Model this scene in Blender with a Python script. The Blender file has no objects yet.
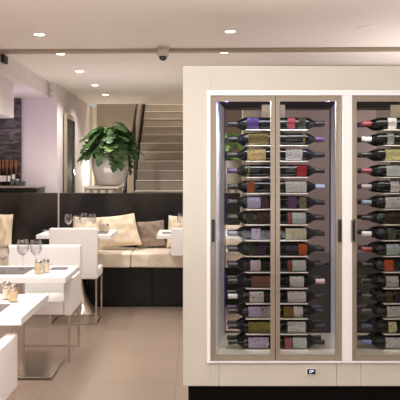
import bpy, bmesh, math, random
from mathutils import Vector, Matrix, noise
random.seed(7)
S = bpy.context.scene
COL = S.collection
F = 700.0; EYE = 1.5; VX = 190.0; VY = 172.0
def P(x, y, d): return Vector(((x-VX)*d/F, d, EYE-(y-VY)*d/F))
def PX(x, d): return (x-VX)*d/F
def PZ(y, d): return EYE-(y-VY)*d/F

# ------------------------------------------------------------------ materials
def lin(c):
    r = []
    for v in c[:3]:
        v = v/255.0
        r.append(v/12.92 if v <= 0.04045 else ((v+0.055)/1.055)**2.4)
    return (r[0], r[1], r[2], 1.0)
def mat(name, rgb, rough=0.5, metal=0.0, var=0.0, scale=6.0, bump=0.0, bscale=60.0, coat=0.0, rgb2=None, spec=0.5, sheen=0.0):
    m = bpy.data.materials.new(name); m.use_nodes = True
    nt = m.node_tree; b = nt.nodes['Principled BSDF']
    b.inputs['Roughness'].default_value = rough; b.inputs['Metallic'].default_value = metal
    b.inputs['Coat Weight'].default_value = coat; b.inputs['Specular IOR Level'].default_value = spec
    b.inputs['Sheen Weight'].default_value = sheen
    c = lin(rgb); b.inputs['Base Color'].default_value = c
    tc = nt.nodes.new('ShaderNodeTexCoord')
    if var > 0 or rgb2:
        n = nt.nodes.new('ShaderNodeTexNoise'); n.inputs['Scale'].default_value = scale; n.inputs['Detail'].default_value = 4
        nt.links.new(tc.outputs['Object'], n.inputs['Vector'])
        r = nt.nodes.new('ShaderNodeValToRGB')
        r.color_ramp.elements[0].position = 0.35; r.color_ramp.elements[1].position = 0.68
        c2 = lin(rgb2) if rgb2 else tuple(min(1, v*(1+var)) for v in c[:3])+(1,)
        c1 = c if rgb2 else tuple(v*(1-var) for v in c[:3])+(1,)
        r.color_ramp.elements[0].color = c1; r.color_ramp.elements[1].color = c2
        nt.links.new(n.outputs['Fac'], r.inputs['Fac']); nt.links.new(r.outputs['Color'], b.inputs['Base Color'])
    if bump > 0:
        n2 = nt.nodes.new('ShaderNodeTexNoise'); n2.inputs['Scale'].default_value = bscale; n2.inputs['Detail'].default_value = 3
        nt.links.new(tc.outputs['Object'], n2.inputs['Vector'])
        bp = nt.nodes.new('ShaderNodeBump'); bp.inputs['Strength'].default_value = bump; bp.inputs['Distance'].default_value = 0.01
        nt.links.new(n2.outputs['Fac'], bp.inputs['Height']); nt.links.new(bp.outputs['Normal'], b.inputs['Normal'])
    return m
def emit(name, rgb, s):
    m = bpy.data.materials.new(name); m.use_nodes = True
    nt = m.node_tree; nt.nodes.clear()
    e = nt.nodes.new('ShaderNodeEmission'); e.inputs['Color'].default_value = lin(rgb); e.inputs['Strength'].default_value = s
    o = nt.nodes.new('ShaderNodeOutputMaterial'); nt.links.new(e.outputs[0], o.inputs[0]); return m
def glassy(name, tint, base=0.03, edge=0.5, rough=0.02, blend=0.35):
    m = bpy.data.materials.new(name); m.use_nodes = True
    nt = m.node_tree; nt.nodes.clear()
    t = nt.nodes.new('ShaderNodeBsdfTransparent'); t.inputs[0].default_value = lin(tint)
    g = nt.nodes.new('ShaderNodeBsdfGlossy'); g.inputs['Roughness'].default_value = rough
    g.inputs['Color'].default_value = (.9, .9, .9, 1)
    lw = nt.nodes.new('ShaderNodeLayerWeight'); lw.inputs['Blend'].default_value = blend
    mr = nt.nodes.new('ShaderNodeMapRange'); mr.inputs['To Min'].default_value = base; mr.inputs['To Max'].default_value = edge
    nt.links.new(lw.outputs['Facing'], mr.inputs['Value'])
    mx = nt.nodes.new('ShaderNodeMixShader')
    nt.links.new(mr.outputs[0], mx.inputs[0]); nt.links.new(t.outputs[0], mx.inputs[1]); nt.links.new(g.outputs[0], mx.inputs[2])
    o = nt.nodes.new('ShaderNodeOutputMaterial'); nt.links.new(mx.outputs[0], o.inputs[0]); return m

M = dict(
 ceiling=mat('ceiling paint', (228, 217, 209), 0.85, var=0.015, scale=1.5),
 wallpink=mat('rose white wall paint', (220, 209, 208), 0.8, var=0.02, scale=2),
 walltan=mat('taupe wall paint', (170, 156, 138), 0.8, var=0.03, scale=2),
 wallcream=mat('cream wall paint', (235, 228, 205), 0.8, var=0.02),
 wallgrey=mat('mauve grey wall', (128, 114, 112), 0.7, var=0.04, scale=2),
 walldark=mat('umber grey wall', (98, 86, 78), 0.7, var=0.04, scale=2),
 white=mat('white laminate', (238, 237, 235), 0.35, var=0.01),
 leather=mat('white leather', (232, 229, 226), 0.5, var=0.015, bump=0.08, bscale=90),
 casing=mat('cream lacquer', (190, 188, 177), 0.4, var=0.015, scale=3),
 border=mat('white lacquer', (224, 226, 226), 0.35),
 dframe=mat('brushed taupe metal', (146, 137, 122), 0.42, metal=0.35, var=0.02, scale=8),
 lining=mat('pale lining panel', (212, 212, 220), 0.4, var=0.02),
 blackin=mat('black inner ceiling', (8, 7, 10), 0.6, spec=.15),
 mirror=mat('polished steel tray', (214, 208, 192), 0.2, metal=0.35),
 shelf=mat('light metal shelf', (214, 210, 200), 0.3, metal=0.35),
 post=mat('satin rack post', (176, 168, 152), 0.4, metal=0.3, var=0.04),
 gap=mat('plain black', (14, 13, 13), 0.5),
 plinth=mat('black plinth', (4, 4, 4), 0.6, spec=.1),
 chrome=mat('chrome', (205, 196, 186), 0.2, metal=0.95),
 brushed=mat('brushed steel', (190, 178, 166), 0.28, metal=0.9, var=0.04, scale=14),
 blackgloss=mat('black gloss lacquer', (12, 11, 10), 0.25, var=0.3, scale=3, spec=.35),
 blackback=mat('black leatherette', (14, 12, 11), 0.3, rgb2=(74, 67, 60), scale=1.4, bump=0.05, spec=.25),  # grey blotches paint smoky highlights into the black
 seatf=mat('beige seat fabric', (222, 206, 184), 0.7, rgb2=(240, 228, 210), scale=7, bump=0.35, bscale=14, sheen=0.2),
 cream=mat('cream cushion linen', (222, 203, 174), 0.8, rgb2=(238, 222, 198), scale=5, bump=0.3, bscale=22),
 taupe=mat('taupe cushion linen', (140, 122, 108), 0.85, rgb2=(158, 140, 126), scale=6, bump=0.3, bscale=22),
 glass=glassy('clear wine glass', (246, 246, 246), 0.03, 0.6, blend=0.4),
 pane=glassy('clear door pane', (252, 252, 252), 0.003, 0.08, blend=0.2),
 jar=glassy('clear jar glass', (252, 250, 246), 0.05, 0.35),
 salt=mat('white salt', (238, 228, 214), 0.9), pepper=mat('straw coloured spice', (222, 204, 170), 0.9, var=0.15, scale=300),
 mat=mat('grey woven placemat', (112, 104, 104), 0.8, var=0.12, scale=120),
 black=mat('matt black', (16, 15, 15), 0.5),
 blackglass=mat('black door glass', (40, 42, 40), 0.6, rgb2=(92, 88, 82), scale=1.6, spec=.15),
 pot=mat('silver glazed pot', (214, 206, 196), 0.3, metal=0.25, var=0.03),
 leaf=mat('monstera leaf green', (62, 92, 50), 0.45, rgb2=(98, 132, 76), scale=9),
 leaf2=mat('bright leaf green', (120, 160, 84), 0.45, rgb2=(160, 190, 120), scale=9),
 stem=mat('plant stem', (70, 84, 44), 0.6), soil=mat('dark soil', (40, 32, 26), 0.95, bump=0.5),
 riser=mat('taupe stair tread', (140, 132, 122), 0.6, var=0.06, scale=5),
 nosing=mat('pale stair nosing', (228, 218, 200), 0.4),
 purple=emit('violet light strip', (74, 64, 150), .25),
 lens=emit('lit lamp lens', (255, 246, 230), 22.0),
 lens2=emit('lit lamp lens dimmer', (255, 246, 230), 7.0),
 paperwhite=mat('white trim ring', (236, 228, 218), 0.5),
 track=mat('tan track metal', (158, 144, 124), 0.5, metal=0.2),
 cambody=mat('beige camera housing', (190, 180, 162), 0.5), dome=mat('smoked dome', (52, 46, 44), 0.12),
 teal=glassy('pale blue glass', (170, 205, 215), 0.15, 0.6),
 botglass=mat('dark bottle glass', (9, 11, 9), 0.07, spec=0.22),
 botglass2=mat('dark violet bottle glass', (12, 9, 16), 0.08, spec=0.22),
 screen=mat('black display face', (10, 11, 18), 0.2), digit=emit('display digits', (215, 225, 250), 1.2),
 radiator=mat('white slatted cover', (226, 216, 198), 0.5),
 orange=mat('mottled amber panel', (176, 112, 66), 0.6, rgb2=(120, 76, 50), scale=8),  # two amber tones mixed by noise
)
# mural: black with pale smoky chalk streaks
def mural_mat():
    m = bpy.data.materials.new('smoky dark mural'); m.use_nodes = True; nt = m.node_tree; b = nt.nodes['Principled BSDF']
    tc = nt.nodes.new('ShaderNodeTexCoord'); mp = nt.nodes.new('ShaderNodeMapping'); mp.inputs['Scale'].default_value = (2, 1, 7)
    n = nt.nodes.new('ShaderNodeTexNoise'); n.inputs['Scale'].default_value = 2.4; n.inputs['Detail'].default_value = 8; n.inputs['Distortion'].default_value = 1.0
    r = nt.nodes.new('ShaderNodeValToRGB'); r.color_ramp.elements[0].position = .42; r.color_ramp.elements[1].position = .72
    r.color_ramp.elements[0].color = lin((32, 28, 26)); r.color_ramp.elements[1].color = lin((112, 102, 94))
    nt.links.new(tc.outputs['Object'], mp.inputs[0]); nt.links.new(mp.outputs[0], n.inputs[0]); nt.links.new(n.outputs['Fac'], r.inputs[0])
    nt.links.new(r.outputs[0], b.inputs['Base Color']); b.inputs['Roughness'].default_value = .5; return m
M['mural'] = mural_mat()
def floor_mat():
    m = bpy.data.materials.new('beige stone floor tiles'); m.use_nodes = True; nt = m.node_tree; b = nt.nodes['Principled BSDF']
    tc = nt.nodes.new('ShaderNodeTexCoord'); mp = nt.nodes.new('ShaderNodeMapping'); mp.inputs['Location'].default_value = (0.1, 0.35, 0)
    br = nt.nodes.new('ShaderNodeTexBrick'); br.offset = 0.0; br.inputs['Scale'].default_value = 1.0
    br.inputs['Brick Width'].default_value = .9; br.inputs['Row Height'].default_value = .9; br.inputs['Mortar Size'].default_value = .004
    br.inputs['Color1'].default_value = lin((157, 137, 121)); br.inputs['Color2'].default_value = lin((150, 131, 116)); br.inputs['Mortar'].default_value = lin((134, 117, 103))
    n = nt.nodes.new('ShaderNodeTexNoise'); n.inputs['Scale'].default_value = 1.7; n.inputs['Detail'].default_value = 6
    mx = nt.nodes.new('ShaderNodeMixRGB'); mx.blend_type = 'MULTIPLY'; mx.inputs[0].default_value = .6
    r = nt.nodes.new('ShaderNodeValToRGB'); r.color_ramp.elements[0].color = (.72, .72, .72, 1); r.color_ramp.elements[1].color = (1, 1, 1, 1)
    nt.links.new(tc.outputs['Object'], mp.inputs[0]); nt.links.new(mp.outputs[0], br.inputs[0]); nt.links.new(tc.outputs['Object'], n.inputs[0])
    nt.links.new(n.outputs['Fac'], r.inputs[0]); nt.links.new(br.outputs['Color'], mx.inputs[1]); nt.links.new(r.outputs[0], mx.inputs[2])
    nt.links.new(mx.outputs[0], b.inputs['Base Color']); b.inputs['Roughness'].default_value = .3; return m
M['floor'] = floor_mat()

# ------------------------------------------------------------------ builders
ORG = {}
def NB(): return bmesh.new()
def box(bm, x0, x1, y0, y1, z0, z1, bev=0.0, seg=2):
    t = bmesh.new(); bmesh.ops.create_cube(t, size=1)
    for v in t.verts:
        v.co = Vector(((x0+x1)/2+v.co.x*(x1-x0), (y0+y1)/2+v.co.y*(y1-y0), (z0+z1)/2+v.co.z*(z1-z0)))
    if bev: bmesh.ops.bevel(t, geom=t.edges[:], offset=bev, segments=seg, affect='EDGES', profile=.6)
    add(bm, t); return bm
def add(bm, t):
    me = bpy.data.meshes.new('tmp'); t.to_mesh(me); t.free(); bm.from_mesh(me); bpy.data.meshes.remove(me)
def tube(bm, a, b, r, n=10, r2=None):
    a = Vector(a); b = Vector(b); d = b-a
    t = bmesh.new(); bmesh.ops.create_cone(t, cap_ends=True, segments=n, radius1=r, radius2=r if r2 is None else r2, depth=d.length)
    q = d.to_track_quat('Z', 'Y').to_matrix().to_4x4(); q.translation = (a+b)/2
    bmesh.ops.transform(t, matrix=q, verts=t.verts); add(bm, t); return bm
def lathe(bm, prof, c=(0, 0, 0), n=28, axis='Z', flip=1):
    c = Vector(c); rings = []
    for r, h in prof:
        ring = []
        for k in range(n):
            a = 2*math.pi*k/n
            if axis == 'Z': v = Vector((r*math.cos(a), r*math.sin(a), h))
            else: v = Vector((h*flip, r*math.cos(a), r*math.sin(a)))
            ring.append(bm.verts.new(c+v))
        rings.append(ring)
    for i in range(len(rings)-1):
        for k in range(n):
            bm.faces.new((rings[i][k], rings[i][(k+1) % n], rings[i+1][(k+1) % n], rings[i+1][k]))
    if prof[0][0] > 1e-4: bm.faces.new(rings[0])
    if prof[-1][0] > 1e-4: bm.faces.new(rings[-1][::-1])
    bmesh.ops.remove_doubles(bm, verts=bm.verts[:], dist=1e-6)
    bmesh.ops.recalc_face_normals(bm, faces=bm.faces[:]); return bm
def prism(bm, pts, ext):
    ext = Vector(ext); a = [bm.verts.new(p) for p in pts]; b = [bm.verts.new(Vector(p)+ext) for p in pts]
    bm.faces.new(a); bm.faces.new(b[::-1]); n = len(pts)
    for i in range(n): bm.faces.new((a[i], a[(i+1) % n], b[(i+1) % n], b[i]))
    bmesh.ops.recalc_face_normals(bm, faces=bm.faces[:]); return bm
def obj(name, bm, m, parent=None, smooth=False, label=None, X=None):
    if X is not None: bmesh.ops.transform(bm, matrix=X, verts=bm.verts)
    org = Vector((0, 0, 0))
    if parent is not None: org = ORG[parent.name]
    if org.length: bmesh.ops.translate(bm, vec=-org, verts=bm.verts)
    me = bpy.data.meshes.new(name); bm.to_mesh(me); bm.free()
    me.materials.append(M[m] if isinstance(m, str) else m)
    if smooth:
        for p in me.polygons: p.use_smooth = True
        try: me.set_sharp_from_angle(angle=math.radians(40))
        except Exception: pass
    o = bpy.data.objects.new(name, me); COL.objects.link(o)
    if parent is not None: o.parent = parent
    ORG[o.name] = org
    if label: o['label'] = label
    return o
def tag(o, label, cat, group=None, kind=None):
    o['label'] = label; o['category'] = cat
    if group: o['group'] = group
    if kind: o['kind'] = kind
    return o
def thing(name, label, cat, loc=(0, 0, 0), group=None):
    o = bpy.data.objects.new(name, None); COL.objects.link(o); o.location = loc; o.empty_display_size = .1
    ORG[o.name] = Vector(loc); return tag(o, label, cat, group)
def struct(name, bm, m, label=None):
    o = obj(name, bm, m); o['kind'] = 'structure'
    if label: o['label'] = label
    return o
def B(*a, **k): return box(NB(), *a, **k)

# ------------------------------------------------------------------ setting
CZ = 2.7
struct('floor', B(-3.2, 4, -2, 15.4, -.1, 0), 'floor', 'beige stone tiled floor')
struct('ceiling', B(-3.2, 4, -2, 12.35, CZ, CZ+.3), 'ceiling', 'smooth rose white ceiling')
struct('wall_left', B(-3.2, -3.1, -2, 9.5, 0, CZ), 'wallpink')
struct('wall_front', B(-3.2, 4.1, -2.1, -2, 0, CZ), 'wallpink')
struct('wall_right', B(4, 4.1, -2, 15.4, 0, CZ), 'wallpink')
struct('trim_1', B(-3.1, -1.88, -1, 9.5, 2.5, CZ), 'wallpink', 'dropped soffit along the left side')
bm = box(NB(), -3.1, -1.805, 9.5, 12.9, 0, CZ)
struct('wall_side', bm, 'wallpink', 'projecting rose white wall left of the plant')
struct('wall_back', B(-3.1, -1.72, 12.9, 13.0, 0, CZ), 'wallcream', 'narrow cream wall strip beside the plant')
struct('wall_niche', B(-1.72, -1.0, 12.9, 13.0, 0, 3.6), 'walltan', 'taupe wall behind the plant')
struct('wall_stair', B(-1.1, .35, 15.2, 15.4, 0, 4.5), 'walltan')
struct('wall_well', B(-1.1, -1.0, 13.0, 15.2, 0, 4.5), 'walltan')
struct('wall_end', B(.27, 4, 12.6, 12.8, 0, 4.5), 'walltan')
struct('wall_landing', B(.27, .37, 12.8, 15.2, 0, 4.5), 'walltan')
struct('trim_2', B(-1.1, .27, 12.35, 15.4, 4.5, 4.6), 'ceiling')
# partition seen through the cabinet
struct('wall_partition', B(PX(252, 7.6), 2.02, 7.6, 7.75, 0, 2.35), 'wallgrey', 'mauve grey partition behind the left cabinet bay')
struct('wall_far_right', B(2.02, 4, 7.6, 7.75, 0, 2.35), 'walldark')
struct('trim_3', B(.80, .95, 10.6, 10.8, 0, CZ), 'wallcream', 'cream pillar beside the second planter')

# door in the left side wall (on plane X=-1.805)
d1 = struct('door_1', B(-1.805, -1.785, 10.0, 10.75, 0, 2.27), 'gap', 'dark glazed door in the side wall')
fr = NB()
box(fr, -1.79, -1.755, 9.93, 10.0, 0, 2.34); box(fr, -1.79, -1.765, 10.75, 10.8, 0, 2.34); box(fr, -1.79, -1.755, 10.0, 10.75, 2.27, 2.34)
obj('door_frame', fr, 'walltan', d1)
obj('glass_panel', B(-1.785, -1.78, 10.08, 10.6, .15, 2.16), 'blackglass', d1)
h = NB()
for z in (1.45, 1.82): box(h, -1.785, -1.765, 10.66, 10.7, z, z+.1)
obj('hinge', h, 'chrome', d1)

# skirting
struct('baseboard_left', B(-1.805, -1.795, 9.5, 9.92, 0, .08), 'wallcream')

# ceiling track, camera, lights
a = Vector((-1.88, 6.91, 0)); b = Vector((3.9, 6.68, 0)); n = Vector((0, .05, 0))
tag(obj('lighting_track', prism(NB(), [a-n+Vector((0, 0, 2.67)), b-n+Vector((0, 0, 2.67)), b+n+Vector((0, 0, 2.67)), a+n+Vector((0, 0, 2.67))], (0, 0, .028)), 'track'),
    'long thin tan rail running across the ceiling above the cabinet', 'ceiling rail')
cam_t = thing('security_camera', 'beige dome security camera hanging under the ceiling rail', 'camera', P(163.5, 50, 6.8))
bm = box(NB(), PX(158, 6.75), PX(168.8, 6.75), 6.64, 6.76, 2.605, 2.668, .008); box(bm, -.27, -.20, 6.67, 6.75, 2.668, 2.7)
obj('housing', bm, 'cambody', cam_t)
lathe_c = (PX(163, 6.70), 6.70, 2.605)
obj('dome', lathe(NB(), [(.038, 0), (.038, -.01), (.032, -.025), (.02, -.037), (.0, -.041)], lathe_c), 'dome', cam_t, True)
words = {0: 'large bright round downlight nearest the camera in the left row', 1: 'small round downlight just beyond the ceiling rail, second in the left row',
         2: 'bright round downlight third in the left ceiling row', 3: 'small round downlight fourth in the left ceiling row', 4: 'farthest round downlight of the left row, above the plant',
         5: 'round downlight above the cabinet, in front of the ceiling rail', 6: 'round downlight above the cabinet, beyond the ceiling rail'}
for i, (x, y) in enumerate([(39, 34), (60, 53.5), (81, 71), (95, 85), (105, 94.5), (230, 31), (224.5, 52)]):
    d = 840/(VY-y); X = -1.31 if i < 5 else .343
    big = i in (0, 2, 4)
    t = thing('downlight', words[i], 'ceiling light', (X, d, CZ), 'recessed ceiling downlights')
    r = .045
    bm = NB(); lathe(bm, [(r, 0), (r+.014, 0), (r+.014, -.006), (r, -.006), (r, 0)], (X, d, CZ-.0005), 24)
    obj('trim_ring', bm, 'paperwhite', t, True)
    obj('lens', lathe(NB(), [(0, -.001), (r-.002, -.001), (r-.004, -.005), (0, -.008)], (X, d, CZ), 20), 'lens' if big else 'lens2', t, True)
for (x, y, w) in ((146, 31, 'flush white ceiling disc to the left of the security camera'), (366, 27, 'flush white ceiling disc far right above the cabinet')):
    d = 840/(VY-y)
    tag(obj('ceiling_disc', lathe(NB(), [(0, -.004), (.07, -.004), (.08, 0)], (PX(x, d), d, CZ-.0005), 24), 'ceiling', smooth=True), w, 'ceiling speaker', 'flush ceiling discs')

# spot on soffit, alarm sensor, hood
t = thing('spotlight', 'small black spotlight fixed to the soffit at far left', 'spotlight', (-1.87, 7.0, 2.62))
obj('housing', B(-1.875, -1.835, 6.93, 7.07, 2.585, 2.665, .01), 'black', t)
obj('bracket', B(-1.88, -1.86, 6.98, 7.02, 2.665, 2.70), 'black', t)
t = thing('alarm_sensor', 'small beige motion sensor high at the end of the soffit', 'sensor', (-1.87, 9.3, 2.55))
obj('housing', B(-1.879, -1.835, 9.25, 9.33, 2.49, 2.62, .008), 'cambody', t)
obj('lens', B(-1.836, -1.832, 9.265, 9.315, 2.52, 2.56), 'white', t)
tag(obj('wall_cupboard', B(-3.08, -2.0, 6.6, 7.95, 2.11, 2.4995, .004), 'wallpink'), 'plain cream cupboard hanging under the soffit at far left', 'cupboard')

# bar zone
t = thing('mural_panel', 'dark smoky mural panel with amber lower band on the wall behind the bar', 'wall panel', (-2.7, 9.44, 1.3))
obj('panel', B(-3.09, -2.285, 9.44, 9.49, 0, 2.49), 'mural', t)
obj('amber_panel', B(-3.08, -2.33, 9.43, 9.4395, 1.32, 1.66), 'orange', t)
t = thing('bar_counter', 'glossy black bar counter with pale top at far left', 'counter', (-2.5, 9.0, 0))
obj('body', B(-3.08, -1.925, 8.8, 9.3, 0, 1.30, .004), 'blackgloss', t)
obj('worktop', B(-3.09, -1.915, 8.78, 9.32, 1.30, 1.318, .003), 'brushed', t)
t = thing('back_bar_shelf', 'dark back bar shelf with amber panel behind the bar bottles', 'shelf', (-2.7, 9.4, 0))
obj('cabinet', B(-3.08, -2.29, 9.325, 9.435, 0, 1.30), 'black', t)
def upright_bottle(x, y, z, h, r, lab, labm):
    t = thing('spirit_bottle', lab, 'bottle', (x, y, z), 'bottles behind the bar')
    obj('glass_body', lathe(NB(), [(r, 0), (r, h*.55), (r*.8, h*.64), (r*.35, h*.72), (r*.32, h*.93)], (x, y, z), 16), 'botglass', t, True)
    obj('cap', lathe(NB(), [(r*.38, h*.93), (r*.38, h)], (x, y, z), 12), 'gap', t, True)
    obj('paper_label', lathe(NB(), [(r+.0006, h*.2), (r+.001, h*.2), (r+.001, h*.42), (r+.0006, h*.42)], (x, y, z), 16), labm, t, True)
ws = ['dark bar bottle with a white label, leftmost at the frame edge', 'dark bar bottle with a white label, second from the left edge',
      'dark bar bottle with a white label, third from the left edge', 'tall dark bar bottle with a white stopper beside the wall corner', 'short dark bar bottle closest to the rose wall']
for i, (px, ytop) in enumerate([(1.5, 160), (4.8, 160), (9, 160), (13.5, 157), (17.5, 168)]):
    upright_bottle(PX(px, 9.38), 9.38, 1.30, PZ(ytop, 9.38)-1.30, .0205, ws[i], 'paperwhite')
for i, (px, h, w) in enumerate([(12.5, .09, 'tall pale blue glass on the bar counter'), (18, .075, 'wide pale blue glass in the middle of the bar counter'), (23.5, .06, 'low pale blue glass nearest the counter end')]):
    c = (PX(px, 9.1), 9.1, 1.318)
    tag(obj('tumbler', lathe(NB(), [(.022, 0), (.033, h), (.031, h), (.02, .006)], c, 18), 'teal', smooth=True), w, 'glass', 'glasses on the bar counter')

# ------------------------------------------------------------------ stairs
t = thing('staircase', 'wide taupe staircase with pale nosings rising behind the banquette', 'stairs', (-.35, 9.7, 0))
for n in range(1, 20):
    z = n*.17; y0 = 9.6+.28*n
    if y0 > 15.1: break
    s = obj('step', B(-.92, .25, y0, min(y0+.30, 15.19), max(0, z-.45), z-.011), 'riser', t)
    obj('nosing', B(-.92, .25, y0-.012, min(y0+.30, 15.19), z-.011, z), 'nosing', s)
bm = NB()
def rz(y): return .9+.607*(y-9.6)
t = thing('stair_railing', 'dark slim stair railing along the left edge of the stairs', 'railing', (-.95, 10, 0))
prism(bm, [(-.965, 9.9, rz(9.9)), (-.965, 14.4, rz(14.4)), (-.965, 14.4, rz(14.4)+.06), (-.965, 9.9, rz(9.9)+.06)], (.03, 0, 0))
obj('handrail', bm, 'black', t)
for y in (10.35, 12.0):
    obj('post', B(-.965, -.935, y, y+.04, max(0, .607*(y-9.6)-.3), rz(y)), 'black', t)
bm = NB(); prism(bm, [(-.953, 10.4, 0.2), (-.953, 14.4, 2.7), (-.953, 14.4, rz(14.4)), (-.953, 10.4, rz(10.4))], (.006, 0, 0))
obj('glass_panel', bm, 'pane', t)

# ------------------------------------------------------------------ planters
def leafmesh(L, W, seed, lobes=5, curl=.35):
    """monstera leaf: deeply split blade lying in +Y, bending down"""
    rnd = random.Random(seed); t = bmesh.new(); rows = []
    N = 24
    for i in range(N+1):
        u = i/N
        w = W*(math.sin(math.pi*min(1, (u*.93+.07)))**.7)*(1-.25*u)
        ph = (u*lobes) % 1.0
        cut = 1.0 if ph < .68 else .42
        if u < .06 or u > .93: cut = 1
        hw = w*cut; row = []
        for s in (-1, -.55, 0, .55, 1):
            x = s*hw; y = L*u+abs(s)*L*.10*(1-u); z = .12*L*abs(s)**1.5*.5-curl*L*u*u-.04*L*abs(s)
            row.append(t.verts.new((x, y, z+rnd.uniform(-.003, .003))))
        rows.append(row)
    for i in range(N):
        for k in range(4): t.faces.new((rows[i][k], rows[i][k+1], rows[i+1][k+1], rows[i+1][k]))
    g = bmesh.ops.solidify(t, geom=t.faces[:], thickness=.0015)
    return t
def planter(px, d, rad, hgt, zt, leaves, label, leafm, spread, seed):
    c = Vector((px, d, zt)); rnd = random.Random(seed)
    t = thing('potted_monstera', label, 'potted plant', c)
    prof = [(rad*.42, 0), (rad*.60, .02), (rad*.86, hgt*.30), (rad*.985, hgt*.6), (rad, hgt*.8), (rad*.93, hgt), (rad*.87, hgt), (rad*.9, hgt*.85), (rad*.3, hgt*.8)]
    obj('pot', lathe(NB(), prof, c, 40), 'pot', t, True)
    obj('soil', lathe(NB(), [(0, hgt*.87), (rad*.88, hgt*.87), (rad*.88, hgt*.86), (0, hgt*.86)], c, 24), 'soil', t)
    for i in range(leaves):
        a = 2*math.pi*(i*.618)+rnd.uniform(-.2, .2)
        r = spread*(.12+.55*((i+.5)/leaves)); H = hgt+.44*spread/.38-.42*((i+.5)/leaves)+rnd.uniform(-.03, .05)
        base = c+Vector((math.cos(a)*r*.2, math.sin(a)*r*.2, hgt*.85)); tip = c+Vector((math.cos(a)*r, math.sin(a)*r*.8, H))
        L = rnd.uniform(.26, .38)*spread/.39; W = rnd.uniform(.12, .165)*spread/.39
        lm = leafmesh(L, W, seed*100+i, rnd.choice([4, 5, 6]), rnd.uniform(.3, .9))
        X = Matrix.Translation(tip) @ Matrix.Rotation(a-math.pi/2, 4, 'Z') @ Matrix.Rotation(rnd.uniform(-.55, .15), 4, 'X') @ Matrix.Rotation(rnd.uniform(-.4, .4), 4, 'Y')
        o = obj('leaf', lm, leafm if rnd.random() < .85 else ('leaf2' if leafm == 'leaf' else 'leaf'), t, True, X=X)
        bm = NB(); mid = (base+tip)/2+Vector((0, 0, .05)); tube(bm, base, mid, .005, 6); tube(bm, mid, tip, .004, 6)
        obj('stem', bm, 'stem', t, True)
    return t
def console(x0, x1, label):
    t = thing('radiator_cover', label, 'radiator cover', ((x0+x1)/2, 10, 0))
    obj('cover_top', B(x0-.01, x1+.01, 9.7, 10.27, 1.27, 1.30, .003), 'radiator', t)
    obj('cabinet', B(x0, x1, 9.74, 10.25, 0, 1.27), 'walltan', t)
    k = 0; x = x0+.02
    while x < x1-.06:
        obj('slat', B(x, x+.055, 9.72, 9.74, .05, 1.25), 'radiator', t); x += .105
console(PX(84, 9.7), -1.0, 'white slatted low cabinet carrying the large potted plant')
planter(PX(110, 10), 10.0, .262, .455, 1.30, 46, 'large green monstera in a round silver pot left of the stairs', 'leaf', .37, 5)
console(.33, .79, 'pale slatted low cabinet seen through the left glass of the wine cabinet')
planter(.54, 10.0, .22, .36, 1.30, 14, 'bright green plant in a pale pot seen through the wine cabinet glass', 'leaf2', .36, 9)
tag(obj('storage_box', B(PX(93.5, 10.4), PX(103, 10.4), 10.5, 10.7, 0, PZ(155, 10.4), .004), 'wallcream'), 'narrow pale upright box behind the silver pot', 'box')

# ------------------------------------------------------------------ banquette
BX0, BX1 = -3.05, .60
t = thing('banquette', 'long black banquette bench with beige seat pads in front of the stairs', 'bench', (-1.2, 8, 0))
jx = PX(59, 8.35)
for x0, x1 in ((BX0, jx-.012), (jx+.012, BX1)):
    obj('back_panel', B(x0, x1, 8.33, 8.42, 0, 1.25, .006), 'blackback', t)
obj('gap_strip', B(jx-.009, jx+.009, 8.32, 8.42, 0, 1.25), 'chrome', t)  # stands in for a bright gap showing the wall between the back panels
obj('base', B(BX0, BX1, 7.80, 8.33, .0, .452), 'blackgloss', t)
x = BX1
doors = [-.42+.82*k for k in range(-3, 2)]
xs = [BX0]+[v for v in doors if BX0 < v < BX1]+[BX1]
for i in range(len(xs)-1):
    dd = obj('base_door', B(xs[i]+.003, xs[i+1]-.003, 7.765, 7.80, .03, .45, .002), 'blackgloss', t)
    hx = xs[i]+.10 if i % 2 else xs[i+1]-.08
    obj('knob', lathe(NB(), [(0, 0), (.006, .002), (.006, .012)], (0, 0, 0), 10), 'chrome', dd, True,
        X=Matrix.Translation((hx, 7.766, .27)) @ Matrix.Rotation(math.pi/2, 4, 'X'))
ss = [BX0, -2.2, -1.42, PX(131, 7.7), .10, BX1]
for i in range(len(ss)-1):
    bm = B(ss[i]+.004, ss[i+1]-.004, 7.66, 8.325, .454, .605, .014, 3)
    bmesh.ops.subdivide_edges(bm, edges=[e for e in bm.edges if e.calc_length() > .1], cuts=14, use_grid_fill=True)
    for v in bm.verts:
        f = noise.noise(v.co*Vector((7, 3, 9)).x*0+Vector((v.co.x*6+v.co.z*9, v.co.y*4, v.co.z*8)))
        v.co.y += .008*f*(1 if v.co.y < 8 else 0); v.co.z += .004*f
    obj('seat_pad', bm, 'seatf', t, True)

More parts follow.
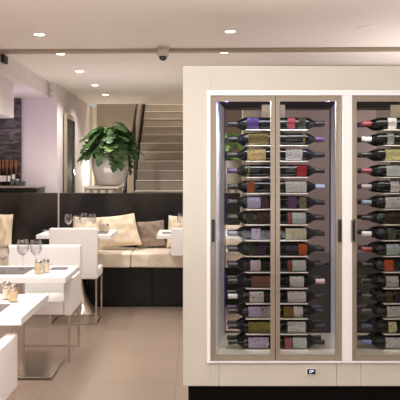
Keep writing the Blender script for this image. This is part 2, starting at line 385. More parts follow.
def pillow(cx, cy, cz, w, h, th, tilt, roll, yaw, m, label, seed, name='cushion', group='cushions on the banquette', taper=.04):
    bm = bmesh.new(); n = 18; rnd = seed*7.3; fr = []; bk = []
    for side in (1, -1):
        g = []
        for i in range(n+1):
            row = []
            for j in range(n+1):
                u = -1+2*i/n; v = -1+2*j/n
                pin = 1-.05*(1-abs(u)**2)*(abs(v)**2) ; pin2 = 1-.05*(1-abs(v)**2)*(abs(u)**2)
                x = u*w/2*pin2*(1-taper*v); z = v*h/2*pin
                e = max(0, (1-u**4))*max(0, (1-v**4)); y = side*th/2*(e**.5)
                w1 = noise.noise(Vector((u*2.2+rnd, v*2.2, side*3)))*.03+noise.noise(Vector((u*6+rnd, v*3+u*2, side*5)))*.016
                y += side*w1*min(1, e*3)
                row.append(bm.verts.new((x, -y, z)))
            g.append(row)
        for i in range(n):
            for j in range(n):
                q = (g[i][j], g[i+1][j], g[i+1][j+1], g[i][j+1]); bm.faces.new(q if side == 1 else q[::-1])
    bmesh.ops.remove_doubles(bm, verts=bm.verts[:], dist=.0004)
    bmesh.ops.recalc_face_normals(bm, faces=bm.faces[:])
    X = Matrix.Translation((cx, cy, cz)) @ Matrix.Rotation(yaw, 4, 'Z') @ Matrix.Rotation(-tilt, 4, 'X') @ Matrix.Rotation(roll, 4, 'Y')
    bmesh.ops.transform(bm, matrix=X, verts=bm.verts)
    lo = min(v.co.z for v in bm.verts); hi = max(v.co.y for v in bm.verts)
    bmesh.ops.translate(bm, vec=(0, (8.325-hi), .602-lo), verts=bm.verts)
    o = obj(name, bm, m, smooth=True); return tag(o, label, 'cushion', group)
def cush(x0, x1, ytop, th, tilt, roll, m, label, seed, yaw=0, d=8.1):
    h = (PZ(ytop, d)-.602)/math.cos(tilt); w = (x1-x0)*d/F
    pillow(PX((x0+x1)/2, d), d, .8, w, h, th, tilt, roll, yaw, m, label, seed)
cush(70, 101, 218, .13, .20, .02, 'cream', 'cream cushion behind the wine glasses of the middle table', 1)
cush(136, 165, 223, .11, .22, -.08, 'taupe', 'grey brown cushion between two cream cushions', 4)
cush(167, 191, 217, .15, .2, .04, 'cream', 'rounded cream cushion right of the grey brown one', 3)
cush(-9, 9.5, 215, .14, .15, .04, 'cream', 'cream cushion at the far left edge of the bench', 5)
cush(212, 242, 226, .13, .2, .04, 'cream', 'cream cushion seen through the cabinet glass', 6)
# big leaning cushion, in front
pl = pillow(PX(118, 8.0), 8.0, .8, .45, .385, .16, .30, -.13, -.05, 'cream', 'large cream cushion leaning left of the grey brown one', 8, taper=.13)
pl.location.y -= .10

# ------------------------------------------------------------------ tables
def table(x0, x1, y0, y1, z, ped, label, th=.04):
    cx, cy = (x0+x1)/2, (y0+y1)/2
    t = thing('dining_table', label, 'table', (cx, cy, 0), 'white dining tables')
    obj('tabletop', B(x0, x1, y0, y1, z-th, z, .003), 'white', t)
    if ped == 'column':
        obj('column', B(cx-.03, cx+.03, cy-.03, cy+.03, .022, z-th), 'brushed', t)
        obj('base_plate', B(cx-.285, cx+.285, cy-.235, cy+.22, .010, .022, .002), 'chrome', t)
        obj('shadow_gap_foot', B(cx-.275, cx+.275, cy-.225, cy+.21, 0, .0098), 'gap', t)  # black inset slab draws the shadow gap under the plate
    else:
        obj('pedestal', lathe(NB(), [(.03, z-th), (.032, .5), (.045, .34), (.075, .2), (.13, .08), (.20, .02), (.205, .0)][::-1], (cx, cy, 0), 36), 'brushed', t, True)
    return t
T1 = table(-1.68, -.868, 3.6, 4.3, .75, 'column', 'white dining table nearest the camera at lower left')
T2 = table(-1.68, -.885, 4.97, 5.60, .75, 'column', 'white dining table second from the camera, with two wine glasses')
T3 = table(PX(36, 7.2), PX(111, 7.2), 7.2, 7.86, .852, 'tulip', 'white dining table standing against the banquette behind the high backed chair')
T5 = table(PX(156.7, 7.2), .66, 7.2, 7.86, .852, 'tulip', 'white dining table at the banquette, partly hidden by the wine cabinet', )

obj('chair_back_panel', B(PX(171, 7.12), PX(212, 7.12), 7.12, 7.195, PZ(256, 7.12), PZ(228.5, 7.12), .008, 3), 'leather', T5, True)  # stands in for a legless chair back, added to the table front
# ------------------------------------------------------------------ chairs
def armchair(cx, yf, s, label):
    """yf = y of arm fronts, s=+1 seat faces +Y, -1 faces the camera"""
    t = thing('armchair', label, 'chair', (cx, yf-s*.27, 0), 'white low armchairs'); W = .31
    def bx(x0, x1, a, b, z0, z1, bev=.012): # a,b: distance behind the front
        ys = sorted((yf-s*a, yf-s*b)); return B(cx+x0, cx+x1, ys[0], ys[1], z0, z1, bev, 3)
    obj('seat', bx(-W+.062, W-.062, 0.004, .455, .375, .478), 'leather', t, True)
    for sx in (-1, 1):
        a_, b_ = sorted((sx*W, sx*(W-.06))); obj('armrest', bx(a_, b_, 0, .455, .372, .655), 'leather', t, True)
    obj('backrest', bx(-W, W, .457, .54, .372, .875, .018), 'leather', t, True)
    for sx in (-1, 1):
        for dd in (.02, .50):
            y = yf-s*dd; obj('leg', B(cx+sx*(W-.02)-.009, cx+sx*(W-.02)+.009, y-.009, y+.009, 0, .372), 'chrome', t)
    y = yf-s*.50
    obj('stretcher', B(cx-W+.03, cx+W-.03, y-.008, y+.008, .002, .018), 'chrome', t)
    return t
armchair(-1.243, 5.50, -1, 'white armchair facing the camera behind the two wine glasses')
armchair(-1.215, 3.68, 1, 'white armchair cut off at the lower left corner')
def side_chair(x0, x1, y0, y1, label):
    t = thing('dining_chair', label, 'chair', ((x0+x1)/2, (y0+y1)/2, 0))
    obj('backrest', B(x0, x1, y0, y0+.085, .455, .95, .012, 3), 'leather', t, True)
    obj('seat', B(x0+.003, x1-.003, y0+.087, y1, .45, .54, .014, 3), 'leather', t, True)
    for X in (x0+.012, x1-.012):
        for Y in (y0+.03, y1-.03): obj('leg', B(X-.008, X+.008, Y-.008, Y+.008, .016, .452), 'chrome', t)
    for X in (x0+.012, x1-.012): obj('runner', B(X-.008, X+.008, y0+.022, y1-.022, 0, .016), 'chrome', t)
    for Y in (y0+.03, y1-.03): obj('cross_bar', B(x0+.02, x1-.02, Y-.008, Y+.008, 0, .016), 'chrome', t)
side_chair(-1.373, -.905, 6.82, 7.29, 'white high backed dining chair seen from behind on a chrome sled frame')

# ------------------------------------------------------------------ tableware
def wineglass(px, d, z, h, label, group):
    c = (PX(px, d), d, z); r = h*.205
    t = thing('wine_glass', label, 'wine glass', c, group)
    k = h/.22
    obj('bowl', lathe(NB(), [(.004*k, .095*k), (0.0249*k, .108*k), (0.0418*k, .132*k), (0.0475*k, .158*k), (0.0441*k, .19*k), (0.0373*k, .22*k), (0.0356*k, .22*k), (0.0418*k, .19*k), (0.0452*k, .158*k), (0.0396*k, .134*k), (0.0226*k, .111*k), (0, .102*k)], c, 28), 'glass', t, True)
    obj('stem', lathe(NB(), [(.0035*k, .004), (.003*k, .05*k), (.0045*k, .096*k)], c, 12), 'glass', t, True)
    obj('foot', lathe(NB(), [(.034*k, 0), (.034*k, .002), (.004*k, .006)], c, 24), 'glass', t, True)
def shaker(px, d, z, h, fill, label):
    c = Vector((PX(px, d), d, z)); r = .028
    t = thing('shaker', label, 'shaker', c, 'salt and pepper shakers')
    obj('jar', lathe(NB(), [(r*.95, 0), (r, .004), (r, h*.68), (r*.85, h*.76), (r*.8, h*.76), (r*.92, h*.66), (r*.92, .006), (0, .005)], c, 20), 'jar', t, True)
    obj('contents', lathe(NB(), [(0, .007), (r*.88, .007), (r*.88, h*.6), (0, h*.62)], c, 20), fill, t, True)
    obj('lid', lathe(NB(), [(r*.86, h*.765), (r*.9, h*.8), (r*.85, h*.95), (r*.5, h), (0, h)], c, 20), 'chrome', t, True)
def placemat(x0, x1, y0, y1, z, label, skew=0):
    bm = NB(); prism(bm, [(x0, y0, z+.0005), (x1, y0, z+.0005), (x1+skew, y1, z+.0005), (x0+skew, y1, z+.0005)], (0, 0, .003))
    tag(obj('placemat', bm, 'mat'), label, 'placemat', 'grey placemats')
g2 = 'wine glasses on the second table'
wineglass(23, 5.40, .7535, .225, 'left one of the two big wine glasses on the second table', g2)
wineglass(36, 5.42, .7505, .225, 'right one of the two big wine glasses on the second table, behind the shakers', g2)
wineglass(3.5, 5.2, .7535, .20, 'wine glass cut by the left frame edge on the second table', g2)
shaker(38.3, 5.14, .75, .105, 'pepper', 'straw filled shaker on the second table')
shaker(46.0, 5.2, .75, .105, 'salt', 'white salt shaker on the second table')
placemat(-1.62, PX(31, 5.35), 5.12, 5.50, .75, 'grey placemat at the left of the second table')
placemat(PX(49, 5.35), -.95, 5.36, 5.50, .75, 'grey placemat behind the salt shaker on the second table')
shaker(6.8, 4.12, .75, .105, 'salt', 'white shaker on the nearest table at the frame edge')
shaker(13.2, 4.04, .75, .105, 'pepper', 'straw filled shaker on the nearest table')
placemat(-1.62, PX(7, 3.88), 3.74, 3.96, .75, 'grey placemat at the left edge of the nearest table')
g3 = 'wine glasses on the table at the banquette'
for i, (px, d, w) in enumerate([(68.5, 7.55, 'wine glass leftmost of the row on the table at the banquette'), (77, 7.8, 'shorter wine glass second in the row on the table at the banquette'),
                     (84.2, 7.72, 'wine glass third in the row on the table at the banquette'), (92.5, 7.6, 'wine glass rightmost of the row on the table at the banquette')]):
    wineglass(px, d-.1, .8525, .20 if i != 1 else .17, w, g3)
shaker(101.5, 7.55, .852, .09, 'pepper', 'brownish shaker on the table at the banquette')
shaker(106.8, 7.55, .852, .09, 'salt', 'white shaker on the table at the banquette')
placemat(PX(97, 7.6), PX(109.5, 7.6), 7.30, 7.58, .852, 'grey placemat at the right end of the banquette table')
placemat(PX(40, 7.6), PX(50, 7.6), 7.68, 7.82, .852, 'grey placemat at the far left corner of the banquette table')
wineglass(181, 7.5, .8525, .20, 'lone wine glass beside the wine cabinet edge', g3)
placemat(PX(163, 7.6), PX(178, 7.6), 7.34, 7.52, .852, 'grey placemat on the table cut off by the cabinet')

# service counter seen through the cabinet, near
t = thing('service_counter', 'low black counter standing behind the wine cabinet', 'counter', (1.4, 5.6, 0))
obj('body', B(PX(262, 5.2), 2.6, 5.2, 5.8, 0, .81), mat('charcoal laminate', (80, 79, 76), .45, var=.05), t)
obj('worktop', B(PX(261, 5.2), 2.62, 5.18, 5.82, .81, .83, .003), 'black', t)

# ------------------------------------------------------------------ wine cabinet
D0 = 4.0
def cx_(x, d=D0): return PX(x, d)
XR = 1.66
W = thing('wine_cabinet', 'tall cream glass fronted wine cabinet with three visible doors', 'wine cabinet', (.8, 4.3, 0))
zt, zb = PZ(66, D0), PZ(386, D0)
xi0, xi1 = cx_(210.3), XR-.1
zi1, zi0 = PZ(95.5, D0), PZ(361, D0)
x0 = cx_(183)
cs = NB()
box(cs, x0, xi0, D0, 4.68, zb, zt, .002); box(cs, xi1, XR, D0, 4.68, zb, zt, .002)
box(cs, xi0, xi1, D0, 4.68, zi1, zt, .002)
cas = obj('casing', cs, 'casing', W)
obj('bottom_panel', B(xi0+.0, cx_(219)-.001, D0, 4.68, zb, zi0-.001, .001), 'casing', cas)
obj('bottom_panel', B(cx_(219)+.001, cx_(336.5)-.001, D0, 4.68, zb, zi0-.001, .001), 'casing', cas)
obj('bottom_panel', B(cx_(336.5)+.001, cx_(361)-.001, D0, 4.68, zb, zi0-.001, .001), 'casing', cas)
obj('bottom_panel', B(cx_(361)+.001, xi1, D0, 4.68, zb, zi0-.001, .001), 'casing', cas)
bd = NB(); p = .012
box(bd, cx_(206.7), xi0+.0005, D0-p, D0-.0005, zi0, zi1); box(bd, cx_(206.7), xi1, D0-p, D0-.0005, zi1, zi1+.031)
box(bd, cx_(206.7), xi1, D0-p, D0-.0005, zi0-.008, zi0)
obj('face_border', bd, 'border', W)
mull = obj('mullion', B(cx_(342), cx_(351.6), D0-.012, 4.6, zi0+.0005, zi1-.0005, .002), 'border', W)
obj('toe_kick', B(x0+.03, XR-.02, D0+.03, 4.55, 0.002, zb-.001), 'plinth', W)
# interior
zc = 1.922; zf = .434; DB = 4.65
l0f, l0b = cx_(217), PX(224.3, DB); r0f, r0b = cx_(341.4), PX(330.6, DB)
bm = prism(NB(), [(xi0+.001, 4.045, zf), (l0f-.001, 4.045, zf), (l0b, DB, zf), (xi0+.001, DB, zf)], (0, 0, zc-zf)); obj('side_lining', bm, 'lining', W)
bm = prism(NB(), [(r0f, 4.045, zf), (cx_(342)-.001, 4.045, zf), (cx_(342)-.001, DB, zf), (r0b, DB, zf)], (0, 0, zc-zf))
bm.free()
# right wall splays outward behind the mullion: the mullion is narrowed there
rr = PX(330.6, DB)
bm = prism(NB(), [(cx_(341.4), 4.045, zf), (cx_(341.9), 4.045, zf), (rr+.004, DB, zf), (rr, DB, zf)], (0, 0, zc-zf)); obj('side_lining', bm, 'lining', W)
mx0, mx1 = cx_(342), cx_(351.6)
bpy.data.objects.remove(mull)
bm = prism(NB(), [(mx0, D0-.012, zi0+.0005), (mx1, D0-.012, zi0+.0005), (mx1, 4.045, zi0+.0005), (mx1+.03, DB+.01, zi0+.0005), (rr+.006, DB+.01, zi0+.0005), (mx0, 4.045, zi0+.0005)], (0, 0, zi1-zi0-.001))
obj('mullion', bm, 'border', W)
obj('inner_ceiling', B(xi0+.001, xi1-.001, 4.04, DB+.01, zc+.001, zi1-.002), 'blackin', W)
tray = B(xi0+.001, xi1-.001, 4.04, DB+.01, zi0+.001, zf-.001); obj('bottom_tray', tray, 'mirror', W)
# back pane frames
for bx0, bx1 in ((l0b+.002, rr-.002), (mx1+.035, 1.55)):
    bf = NB(); q = .006
    box(bf, bx0, bx0+q, DB-.01, DB+.005, zf+.002, zc-.002); box(bf, bx1-q, bx1, DB-.01, DB+.005, zf+.002, zc-.002)
    box(bf, bx0+q, bx1-q, DB-.01, DB+.005, zf+.002, zf+.010); box(bf, bx0+q, bx1-q, DB-.01, DB+.005, zc-.010, zc-.002)
    bb = obj('back_frame', bf, 'gap', W)
    obj('back_pane', B(bx0+q, bx1-q, DB-.005, DB, zf+.010, zc-.010), 'pane', bb)
# violet light strips (bay one)
for (a, b) in (((l0b+.004), DB-.018), ((rr-.004), DB-.018)):
    obj('light_strip', B(a-.002, a+.002, b-.002, b+.004, zf+.004, zc-.004), 'purple', W)
for a, b in ((l0b-.03, l0b+.03), (rr-.03, rr+.03)):
    pass
obj('light_strip', B(l0f+.006, l0f+.05, 4.06, 4.075, zc-.012, zc-.001), 'purple', W)
obj('light_strip', B(r0f-.05, r0f-.006, 4.06, 4.075, zc-.012, zc-.001), 'purple', W)
# doors
def door(a, b, hx, hside):
    """a,b px of the outer edges at the front plane; hx px of handle centre"""
    xa, xb = cx_(a), cx_(b); y0, y1 = 4.004, 4.036; z0, z1 = zi0+.002, zi1-.002
    wo, wi = .030, .030
    fw = {'L': (.030, .024), 'R': (.024, .030), 'B': (.028, .028)}[hside]
    bm = NB()
    def ring(x0, x1, z0, z1, wl, wr, wt, wb, ya, yb):
        box(bm, x0, x0+wl, ya, yb, z0, z1); box(bm, x1-wr, x1, ya, yb, z0, z1)
        box(bm, x0+wl, x1-wr, ya, yb, z1-wt, z1); box(bm, x0+wl, x1-wr, ya, yb, z0, z0+wb)
    ring(xa, xb, z0, z1, fw[0], fw[1], .030, .030, y0+.004, y1)
    ring(xa, xb, z0, z1, fw[0]*.55, fw[1]*.55, .018, .018, y0, y0+.0039)
    fo = obj('door', bm, 'dframe', W, label='taupe metal framed glass door')
    obj('glass_pane', B(xa+fw[0]-.002, xb-fw[1]+.002, 4.018, 4.023, z0+.028, z1-.028), 'pane', fo)
    if hx:
        hc = cx_(hx); hz0, hz1 = PZ(242, D0), PZ(219.5, D0)
        hb = NB(); box(hb, hc-.0085, hc+.0085, y0-.010, y0-.0005, hz0, hz1, .002)
        ho = obj('handle', hb, 'gap', fo, label='recessed black handle')
        g = hc+(-.011 if hside != 'R' else .0)
        if hside == 'B':
            gb = NB(); tube(gb, (hc-.02, y0-.035, hz0+.005), (hc-.02, y0-.035, hz1-.005), .004, 8)
            tube(gb, (hc-.02, y0-.035, hz0+.005), (hc-.004, y0-.004, hz0+.005), .004, 8); tube(gb, (hc-.02, y0-.035, hz1-.005), (hc-.004, y0-.004, hz1-.005), .004, 8)
            obj('grip', gb, 'dframe', ho, True)
door(210.8, 275.2, 213.3, 'L')
door(276.0, 341.6, 339.6, 'R')
door(352.0, 415.0, 353.8, 'B')
obj('gap_blocker', B(cx_(275.28), cx_(275.92), 4.008, 4.034, zi0+.003, zi1-.003), 'gap', W)  # dark strip added to block glare and blacken the gap between doors
door(415.8, 462.5, None, 'B')
# display
dz0, dz1 = PZ(374, D0), PZ(368.6, D0)
ds = obj('display_bezel', B(cx_(306.3), cx_(316), D0-.006, D0-.0005, PZ(375, D0), PZ(368, D0), .001), 'border', W)
obj('display_face', B(cx_(307), cx_(315.3), D0-.008, D0-.0061, dz0, dz1), 'screen', ds)
dg = NB(); s = .0022
def seg(x, z, on):
    w, h, t_ = .0105, .0085, s
    y0, y1 = D0-.0088, D0-.0081
    L = dict(a=(x, x+w, z+2*h-t_, z+2*h), g=(x, x+w, z+h-t_/2, z+h+t_/2), d=(x, x+w, z, z+t_), f=(x, x+t_, z+h, z+2*h), e=(x, x+t_, z, z+h), b=(x+w-t_, x+w, z+h, z+2*h), c=(x+w-t_, x+w, z, z+h))
    for k in on: q = L[k]; box(dg, q[0], q[1], y0, y1, q[2], q[3])
seg(cx_(309.3), dz0+.008, 'fabcde'); seg(cx_(311.6), dz0+.008, 'abfg')
obj('display_digits', dg, 'digit', ds)

# shelves / racks
YF, YR = 4.22, 4.335; R = .0372
ROWS = [123.6, 139.2, 154.8, 170.8, 186.8, 202.5, 217.9, 233.6, 249.3, 265.2, 281.2, 296.3, 311.3, 326.6, 342.0]
C1 = PX(276.2, YF); C2 = PX(410, YF)
for (c, w) in ((C1, .190), (C2, .170)):
    for yy in ROWS:
        z = PZ(yy, YF)-R-.0004
        obj('shelf', B(c-w*.98, c+w*.98, YF-.036, YR+.03, z-.005, z, .0008), 'shelf', W)
    obj('rack_post', B(c-.070, c+.075, YR+.045, YR+.06, zf+.001, zc-.001), 'post', W)

# ------------------------------------------------------------------ bottles
LBL = {}
def colmat(rgb, rough=.6, var=.0):
    k = (rgb, rough)
    if k not in LBL: LBL[k] = mat('print %d %d %d' % rgb, rgb, rough, var=.10, scale=90)
    return LBL[k]
LEN = .288
# profile along axis from base (h=0) to tip
body = [(0, .004), (.018, .002), (.034, 0), (R, .004), (R, .175), (R*.96, .188), (R*.80, .204), (R*.58, .217), (R*.42, .226), (.0145, .236), (.0138, .262), (.0138, .284)]
def bottle_mesh(m, flip):
    bm = lathe(NB(), body, (0, 0, 0), 28, 'X', flip)
    me = bpy.data.meshes.new('bottle_glass'); bm.to_mesh(me); bm.free(); me.materials.append(M[m])
    for p in me.polygons: p.use_smooth = True
    me.set_sharp_from_angle(angle=math.radians(45)); return me
BM = {(m, f): bottle_mesh(m, f) for m in ('botglass', 'botglass2') for f in (1, -1)}
def capmesh(rgb, flip, r0=.225):
    bm = lathe(NB(), [(.0150, .228), (.0148, .24), (.0146, .262), (.0155, .283), (.0150, LEN), (0, LEN)], (0, 0, 0), 20, 'X', flip)
    me = bpy.data.meshes.new('capsule'); bm.to_mesh(me); bm.free(); me.materials.append(colmat(rgb, .35))
    for p in me.polygons: p.use_smooth = True
    me.set_sharp_from_angle(angle=math.radians(45)); return me
CAPS = {}
def arc(h0, h1, flip, a0=-62, a1=62, r=R+.0006, n=14):
    """curved paper patch on the camera side (towards -Y)"""
    bm = NB(); g = []
    for i in range(n+1):
        a = math.radians(a0+(a1-a0)*i/n); y = -r*math.cos(a); z = r*math.sin(a)
        g.append((bm.verts.new((h0*flip, y, z)), bm.verts.new((h1*flip, y, z))))
    for i in range(n): bm.faces.new((g[i][0], g[i][1], g[i+1][1], g[i+1][0]))
    bmesh.ops.solidify(bm, geom=bm.faces[:], thickness=.0004)
    bmesh.ops.recalc_face_normals(bm, faces=bm.faces[:]); return bm
def printed(rgb, ink, seed):
    """label paper with small rows of ink"""
    m = bpy.data.materials.new('printed paper'); m.use_nodes = True; nt = m.node_tree; b = nt.nodes['Principled BSDF']; b.inputs['Roughness'].default_value = .55
    tc = nt.nodes.new('ShaderNodeTexCoord'); mp = nt.nodes.new('ShaderNodeMapping'); mp.inputs['Location'].default_value = (seed*.37, 0, seed*.11); mp.inputs['Scale'].default_value = (55, 1, 110)
    n = nt.nodes.new('ShaderNodeTexNoise'); n.inputs['Scale'].default_value = 1; n.inputs['Detail'].default_value = 2
    r = nt.nodes.new('ShaderNodeValToRGB'); r.color_ramp.elements[0].position = .34; r.color_ramp.elements[1].position = .42
    r.color_ramp.elements[0].color = lin(ink); r.color_ramp.elements[1].color = tuple(min(.92, v*(1.75 if min(rgb) > 125 else 1.15)) for v in lin(rgb)[:3])+(1,)
    nt.links.new(tc.outputs['Object'], mp.inputs[0]); nt.links.new(mp.outputs[0], n.inputs[0]); nt.links.new(n.outputs['Fac'], r.inputs[0]); nt.links.new(r.outputs[0], b.inputs['Base Color'])
    return m
cnt = [0]
def bottle(cx, cy, cz, flip, cap, labels, label, group, gm='botglass'):
    """flip=-1: neck towards -X; labels: (h0,h1,rgb,ink) measured from the base"""
    root = bpy.data.objects.new('wine_bottle', None); COL.objects.link(root); root.location = (cx, cy, cz); root.empty_display_size = .03
    tag(root, label, 'wine bottle', group)
    def part(nm, me):
        o = bpy.data.objects.new(nm, me); COL.objects.link(o); o.parent = root; return o
    part('glass_body', BM[(gm, flip)])
    if (cap, flip) not in CAPS: CAPS[(cap, flip)] = capmesh(cap, flip)
    part('capsule', CAPS[(cap, flip)])
    for (h0, h1, rgb, ink) in labels:
        cnt[0] += 1
        bm = arc(h0, h1, flip); me = bpy.data.meshes.new('paper_label'); bm.to_mesh(me); bm.free()
        me.materials.append(printed(rgb, ink, cnt[0]))
        for p_ in me.polygons: p_.use_smooth = True
        part('paper_label', me)
DK = (13, 10, 11); PUR = (70, 50, 82); GR = (108, 108, 116)
WH = (226, 224, 228); LAV = (188, 178, 206)
def mm(a): return a*YF/F
# per row: capsule rgb, [(px0,px1,rgb,ink)], words
LEFT = [
 (DK, [(246, 258, (96, 76, 150), (70, 50, 120))], 'with a violet label'),
 (DK, [(248, 268, (142, 128, 78), (100, 90, 52))], 'with an olive gold label'),
 (DK, [(246, 265, (190, 176, 128), (120, 108, 70))], 'with a striped straw label'),
 (PUR, [(247.5, 249, (150, 168, 80), (120, 130, 60))], 'with a thin green band and purple capsule'),
 (DK, [(246, 254, (168, 92, 56), (110, 56, 36))], 'with a small rust orange label'),
 (DK, [(247, 260, (172, 168, 196), (110, 108, 140)), (261, 268, (92, 66, 84), (40, 30, 44))], 'with a lavender label and a dark strip'),
 (DK, [(247, 253, (64, 58, 40), (110, 96, 52)), (257, 270, (78, 52, 48), (40, 30, 30))], 'with two dark brown labels'),
 (GR, [(251, 260, (178, 166, 210), (140, 126, 176))], 'with a small lilac label'),
 (DK, [(248, 253, (58, 58, 44), (90, 88, 60)), (257, 265, (60, 46, 70), (96, 80, 110))], 'with dim plum labels'),
 (DK, [(250, 260, (196, 184, 212), (150, 136, 180))], 'with a short pale lilac label'),
 (DK, [(251, 271, (150, 104, 92), (104, 66, 58))], 'with a wide reddish brown label'),
 ((196, 190, 192), [(249, 263, (208, 198, 214), (96, 84, 110))], 'with a silver capsule and pinkish label'),
 (DK, [(248, 260, (172, 166, 202), (90, 84, 140)), (260.5, 270, (160, 150, 150), (90, 60, 80))], 'with a bluish patterned label'),
 (DK, [(248, 271, (146, 140, 70), (100, 98, 44))], 'with an olive green label'),
 (DK, [(248, 268, (176, 168, 192), (120, 112, 140))], 'with a wide grey lilac label'),
]
RIGHT = [
 (DK, [(287, 294, (168, 72, 84), (110, 40, 50)), (298, 305, (72, 72, 64), (110, 110, 90))], 'with a crimson patch'),
 (PUR, [(302.5, 304, (150, 148, 90), (120, 118, 70))], 'with a thin gold band and purple capsule'),
 (DK, [(285, 301.5, (216, 220, 228), (150, 154, 166))], 'with a white label'),
 (DK, [(296, 306.5, (186, 52, 58), (60, 20, 24))], 'with a red label'),
 ((120, 124, 150), [(285, 306, (220, 224, 234), (176, 182, 200))], 'with a wide bluish white label and grey blue capsule'),
 (DK, [(288, 296, (112, 76, 124), (70, 46, 84)), (299, 305.5, (120, 120, 84), (70, 76, 50))], 'with a purple and an olive patch'),
 (DK, [(287, 291, (186, 104, 108), (120, 60, 64)), (291.5, 305, (182, 196, 222), (196, 200, 160))], 'with a pink and pale blue label'),
 (DK, [(285, 305.5, (222, 218, 170), (196, 190, 90))], 'with a pale yellow label'),
 (DK, [(298, 307, (214, 104, 48), (170, 70, 30))], 'with an orange label'),
 (DK, [(287, 291, (168, 92, 80), (120, 50, 46)), (291.5, 305, (186, 198, 206), (200, 196, 140))], 'with a brick red and pale blue label'),
 ((176, 150, 160), [(289, 303, (212, 206, 222), (90, 86, 110))], 'with a whitish label and pink capsule'),
 (DK, [(287, 305, (212, 212, 220), (130, 134, 150))], 'with a broad white label low in the rack'),
 (DK, [(283, 292, (150, 112, 50), (100, 70, 30)), (293, 302, (222, 216, 210), (150, 60, 50))], 'with a gold and white label'),
 (DK, [(287, 305, (206, 206, 210), (120, 124, 134))], 'with a grey white label'),
 (DK, [(284, 291, (180, 90, 90), (216, 206, 200)), (292, 307, (186, 200, 222), (180, 180, 120))], 'with a red and blue mottled label'),
]
RIGHT2 = [
 ((122, 44, 52), [(386.5, 395, (224, 218, 216), (190, 150, 140))], 'with a dark red capsule and white label'),
 ((206, 200, 198), [(386, 392.5, (150, 152, 148), (220, 220, 216))], 'with a white capsule and small grey label'),
 (DK, [(384, 402, (222, 208, 140), (170, 150, 90))], 'with a butter yellow label'),
 ((130, 46, 60), [(385, 399, (184, 206, 206), (206, 190, 110))], 'with a red capsule and pale blue green label'),
 ((140, 132, 132), [(389, 398, (222, 220, 220), (180, 176, 178))], 'with a grey capsule and white label'),
 ((104, 124, 134), [(384, 402, (214, 210, 214), (150, 146, 150))], 'with a steel blue capsule and broad white label'),
 (DK, [(384, 402, (62, 44, 40), (120, 110, 60))], 'with a deep brown label'),
 ((206, 204, 208), [(386, 394, (96, 96, 84), (190, 190, 176))], 'with a white capsule and speckled label'),
 ((128, 50, 46), [(385, 398, (168, 186, 190), (200, 186, 110))], 'with a brick capsule and sea green label'),
 (DK, [(383, 392, (226, 112, 64), (180, 80, 40))], 'with an orange label'),
 (DK, [(384.5, 397, (190, 194, 204), (120, 124, 150))], 'with a pale grey blue label'),
 ((52, 50, 36), [(385, 391, (96, 92, 54), (50, 46, 30)), (393, 402, (70, 56, 76), (40, 34, 44))], 'with dull olive and plum labels'),
 ((46, 50, 40), [(385.5, 402, (210, 202, 190), (150, 140, 130))], 'with an ivory label'),
 ((38, 44, 84), [(387, 395, (196, 206, 150), (90, 100, 160))], 'with a small lime cream label'),
 ((92, 108, 148), [(384, 402, (216, 212, 212), (130, 126, 130))], 'with a blue capsule and white label'),
]
ORD = ['first', 'second', 'third', 'fourth', 'fifth', 'sixth', 'seventh', 'eighth', 'ninth', 'tenth', 'eleventh', 'twelfth', 'thirteenth', 'fourteenth', 'bottom']
ORD[0] = 'top'
for i, yy in enumerate(ROWS):
    z = PZ(yy, YF)
    for data, C, flip, colname, grp in ((LEFT, C1, -1, 'left column', 'front bottles of the left column'), (RIGHT, C1, 1, 'middle column', 'front bottles of the middle column'), (RIGHT2, C2, -1, 'right column', 'front bottles of the right column')):
        cap, labs, words_ = data[i]
        base = 276.2 if C == C1 else 410
        L = []
        for a_, b_, rgb, ink in labs:
            h0, h1 = sorted((abs(a_-base)*YF/F, abs(b_-base)*YF/F)); L.append((max(h0-.002, .006), min(h1-.002, .176), rgb, ink))
        bottle(C+flip*.002, YF, z, flip, cap, L, 'bottle %s, %s row, %s' % (words_, ORD[i], colname), grp, 'botglass2' if (i*7+len(grp)) % 3 == 0 and C == C1 else 'botglass')
        bottle(C+flip*.002, YR, z, flip, DK if i % 4 else PUR, [], 'dark rear bottle half hidden behind the front one, %s row, %s' % (ORD[i], colname), 'rear bottles of the '+colname)

# ------------------------------------------------------------------ lights
def spot(x, y, z, e, size=140, col=(1, .965, .92)):
    l = bpy.data.lights.new('downlight lamp', 'SPOT'); l.energy = e; l.spot_size = math.radians(size); l.spot_blend = .8; l.shadow_soft_size = .05; l.color = col
    o = bpy.data.objects.new('downlight_lamp', l); COL.objects.link(o); o.location = (x, y, z); return o
for y in (3.5, 4.8, 6.09, 7.09, 8.32, 9.66, 10.84): spot(-1.31, y, 2.68, 42)
for y in (2.6, 4.9, 5.96, 7.0, 8.3, 9.6, 11): spot(.343, y, 2.68, 30)
for y in (3.5, 6, 8.5): spot(2.2, y, 2.68, 30)
spot(-2.5, 8.9, 2.48, 8)
def area(x, y, z, sx, sy, e, rot, col):
    l = bpy.data.lights.new('fill light', 'AREA'); l.shape = 'RECTANGLE'; l.size = sx; l.size_y = sy; l.energy = e; l.color = col
    o = bpy.data.objects.new('fill_light', l); COL.objects.link(o); o.location = (x, y, z); o.rotation_euler = rot; return o
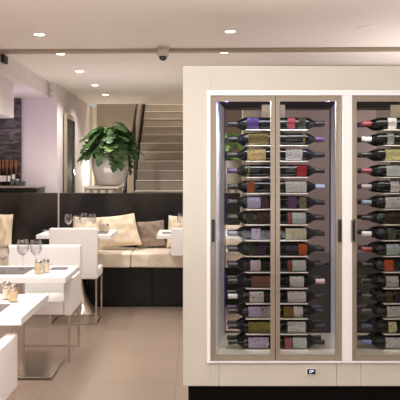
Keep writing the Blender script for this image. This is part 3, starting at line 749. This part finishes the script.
# added unseen fill: downward over the room front, upward to brighten the ceiling
for (x, y) in ((-1.4, .2), (1.4, .2), (-1.4, 2.2)): area(x, y, 2.66, 1.2, 1.2, 22, (0, 0, 0), (1, .98, .96))
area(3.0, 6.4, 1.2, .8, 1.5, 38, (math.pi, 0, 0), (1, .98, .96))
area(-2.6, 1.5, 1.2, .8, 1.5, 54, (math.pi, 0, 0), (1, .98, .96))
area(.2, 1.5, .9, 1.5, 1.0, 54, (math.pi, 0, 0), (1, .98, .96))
area(-.9, 8.85, 1.1, 2.8, .3, 12, (math.pi, 0, 0), (1, .95, .92))   # added fill hidden behind the bench back to light the far ceiling
area((l0f+r0f)/2, 4.075, zc-.006, .6, .03, 7, (math.radians(-25), 0, 0), (.93, .93, 1))  # fill added inside the left bay to brighten lining, bottles and tray
area(1.25, 4.075, zc-.006, .5, .03, 4, (math.radians(-25), 0, 0), (1, .97, .92))  # same kind of added fill for the right bay
def point(x, y, z, e, col, r=.08):
    l = bpy.data.lights.new('lamp', 'POINT'); l.energy = e; l.color = col; l.shadow_soft_size = r
    o = bpy.data.objects.new('lamp', l); COL.objects.link(o); o.location = (x, y, z)
point(-.3, 13.2, 4.1, 45, (1, .92, .82), .2)  # fill added to light the stairwell, no fixture built
point(-1.6, 12.2, 1.5, 12, (1, .94, .8), .05)
# violet fill added under the soffit, then the leds of the cabinet
point(-2.5, 7.6+.9, 2.3, 3, (.6, .45, 1), .05)
for (x, z) in ((l0f+.06, zc-.03), (r0f-.06, zc-.03)): point(x, 4.08, z, .25, (.35, .25, 1), .01)
w = bpy.data.worlds.new('World'); S.world = w; w.use_nodes = True
bg = w.node_tree.nodes['Background']; bg.inputs[0].default_value = (1, .97, .94, 1); bg.inputs[1].default_value = .3

# ------------------------------------------------------------------ camera
c = bpy.data.cameras.new('camera'); c.sensor_width = 36; c.lens = 36*F/400; c.shift_x = .025; c.shift_y = -.07; c.clip_start = .05
co = bpy.data.objects.new('camera', c); COL.objects.link(co); co.location = (0, 0, EYE); co.rotation_euler = (math.radians(90), 0, 0); S.camera = co
S.view_settings.view_transform = 'Standard'; S.view_settings.look = 'None'; S.view_settings.gamma = 1; S.view_settings.use_curve_mapping = False
S.view_settings.exposure = 0.62
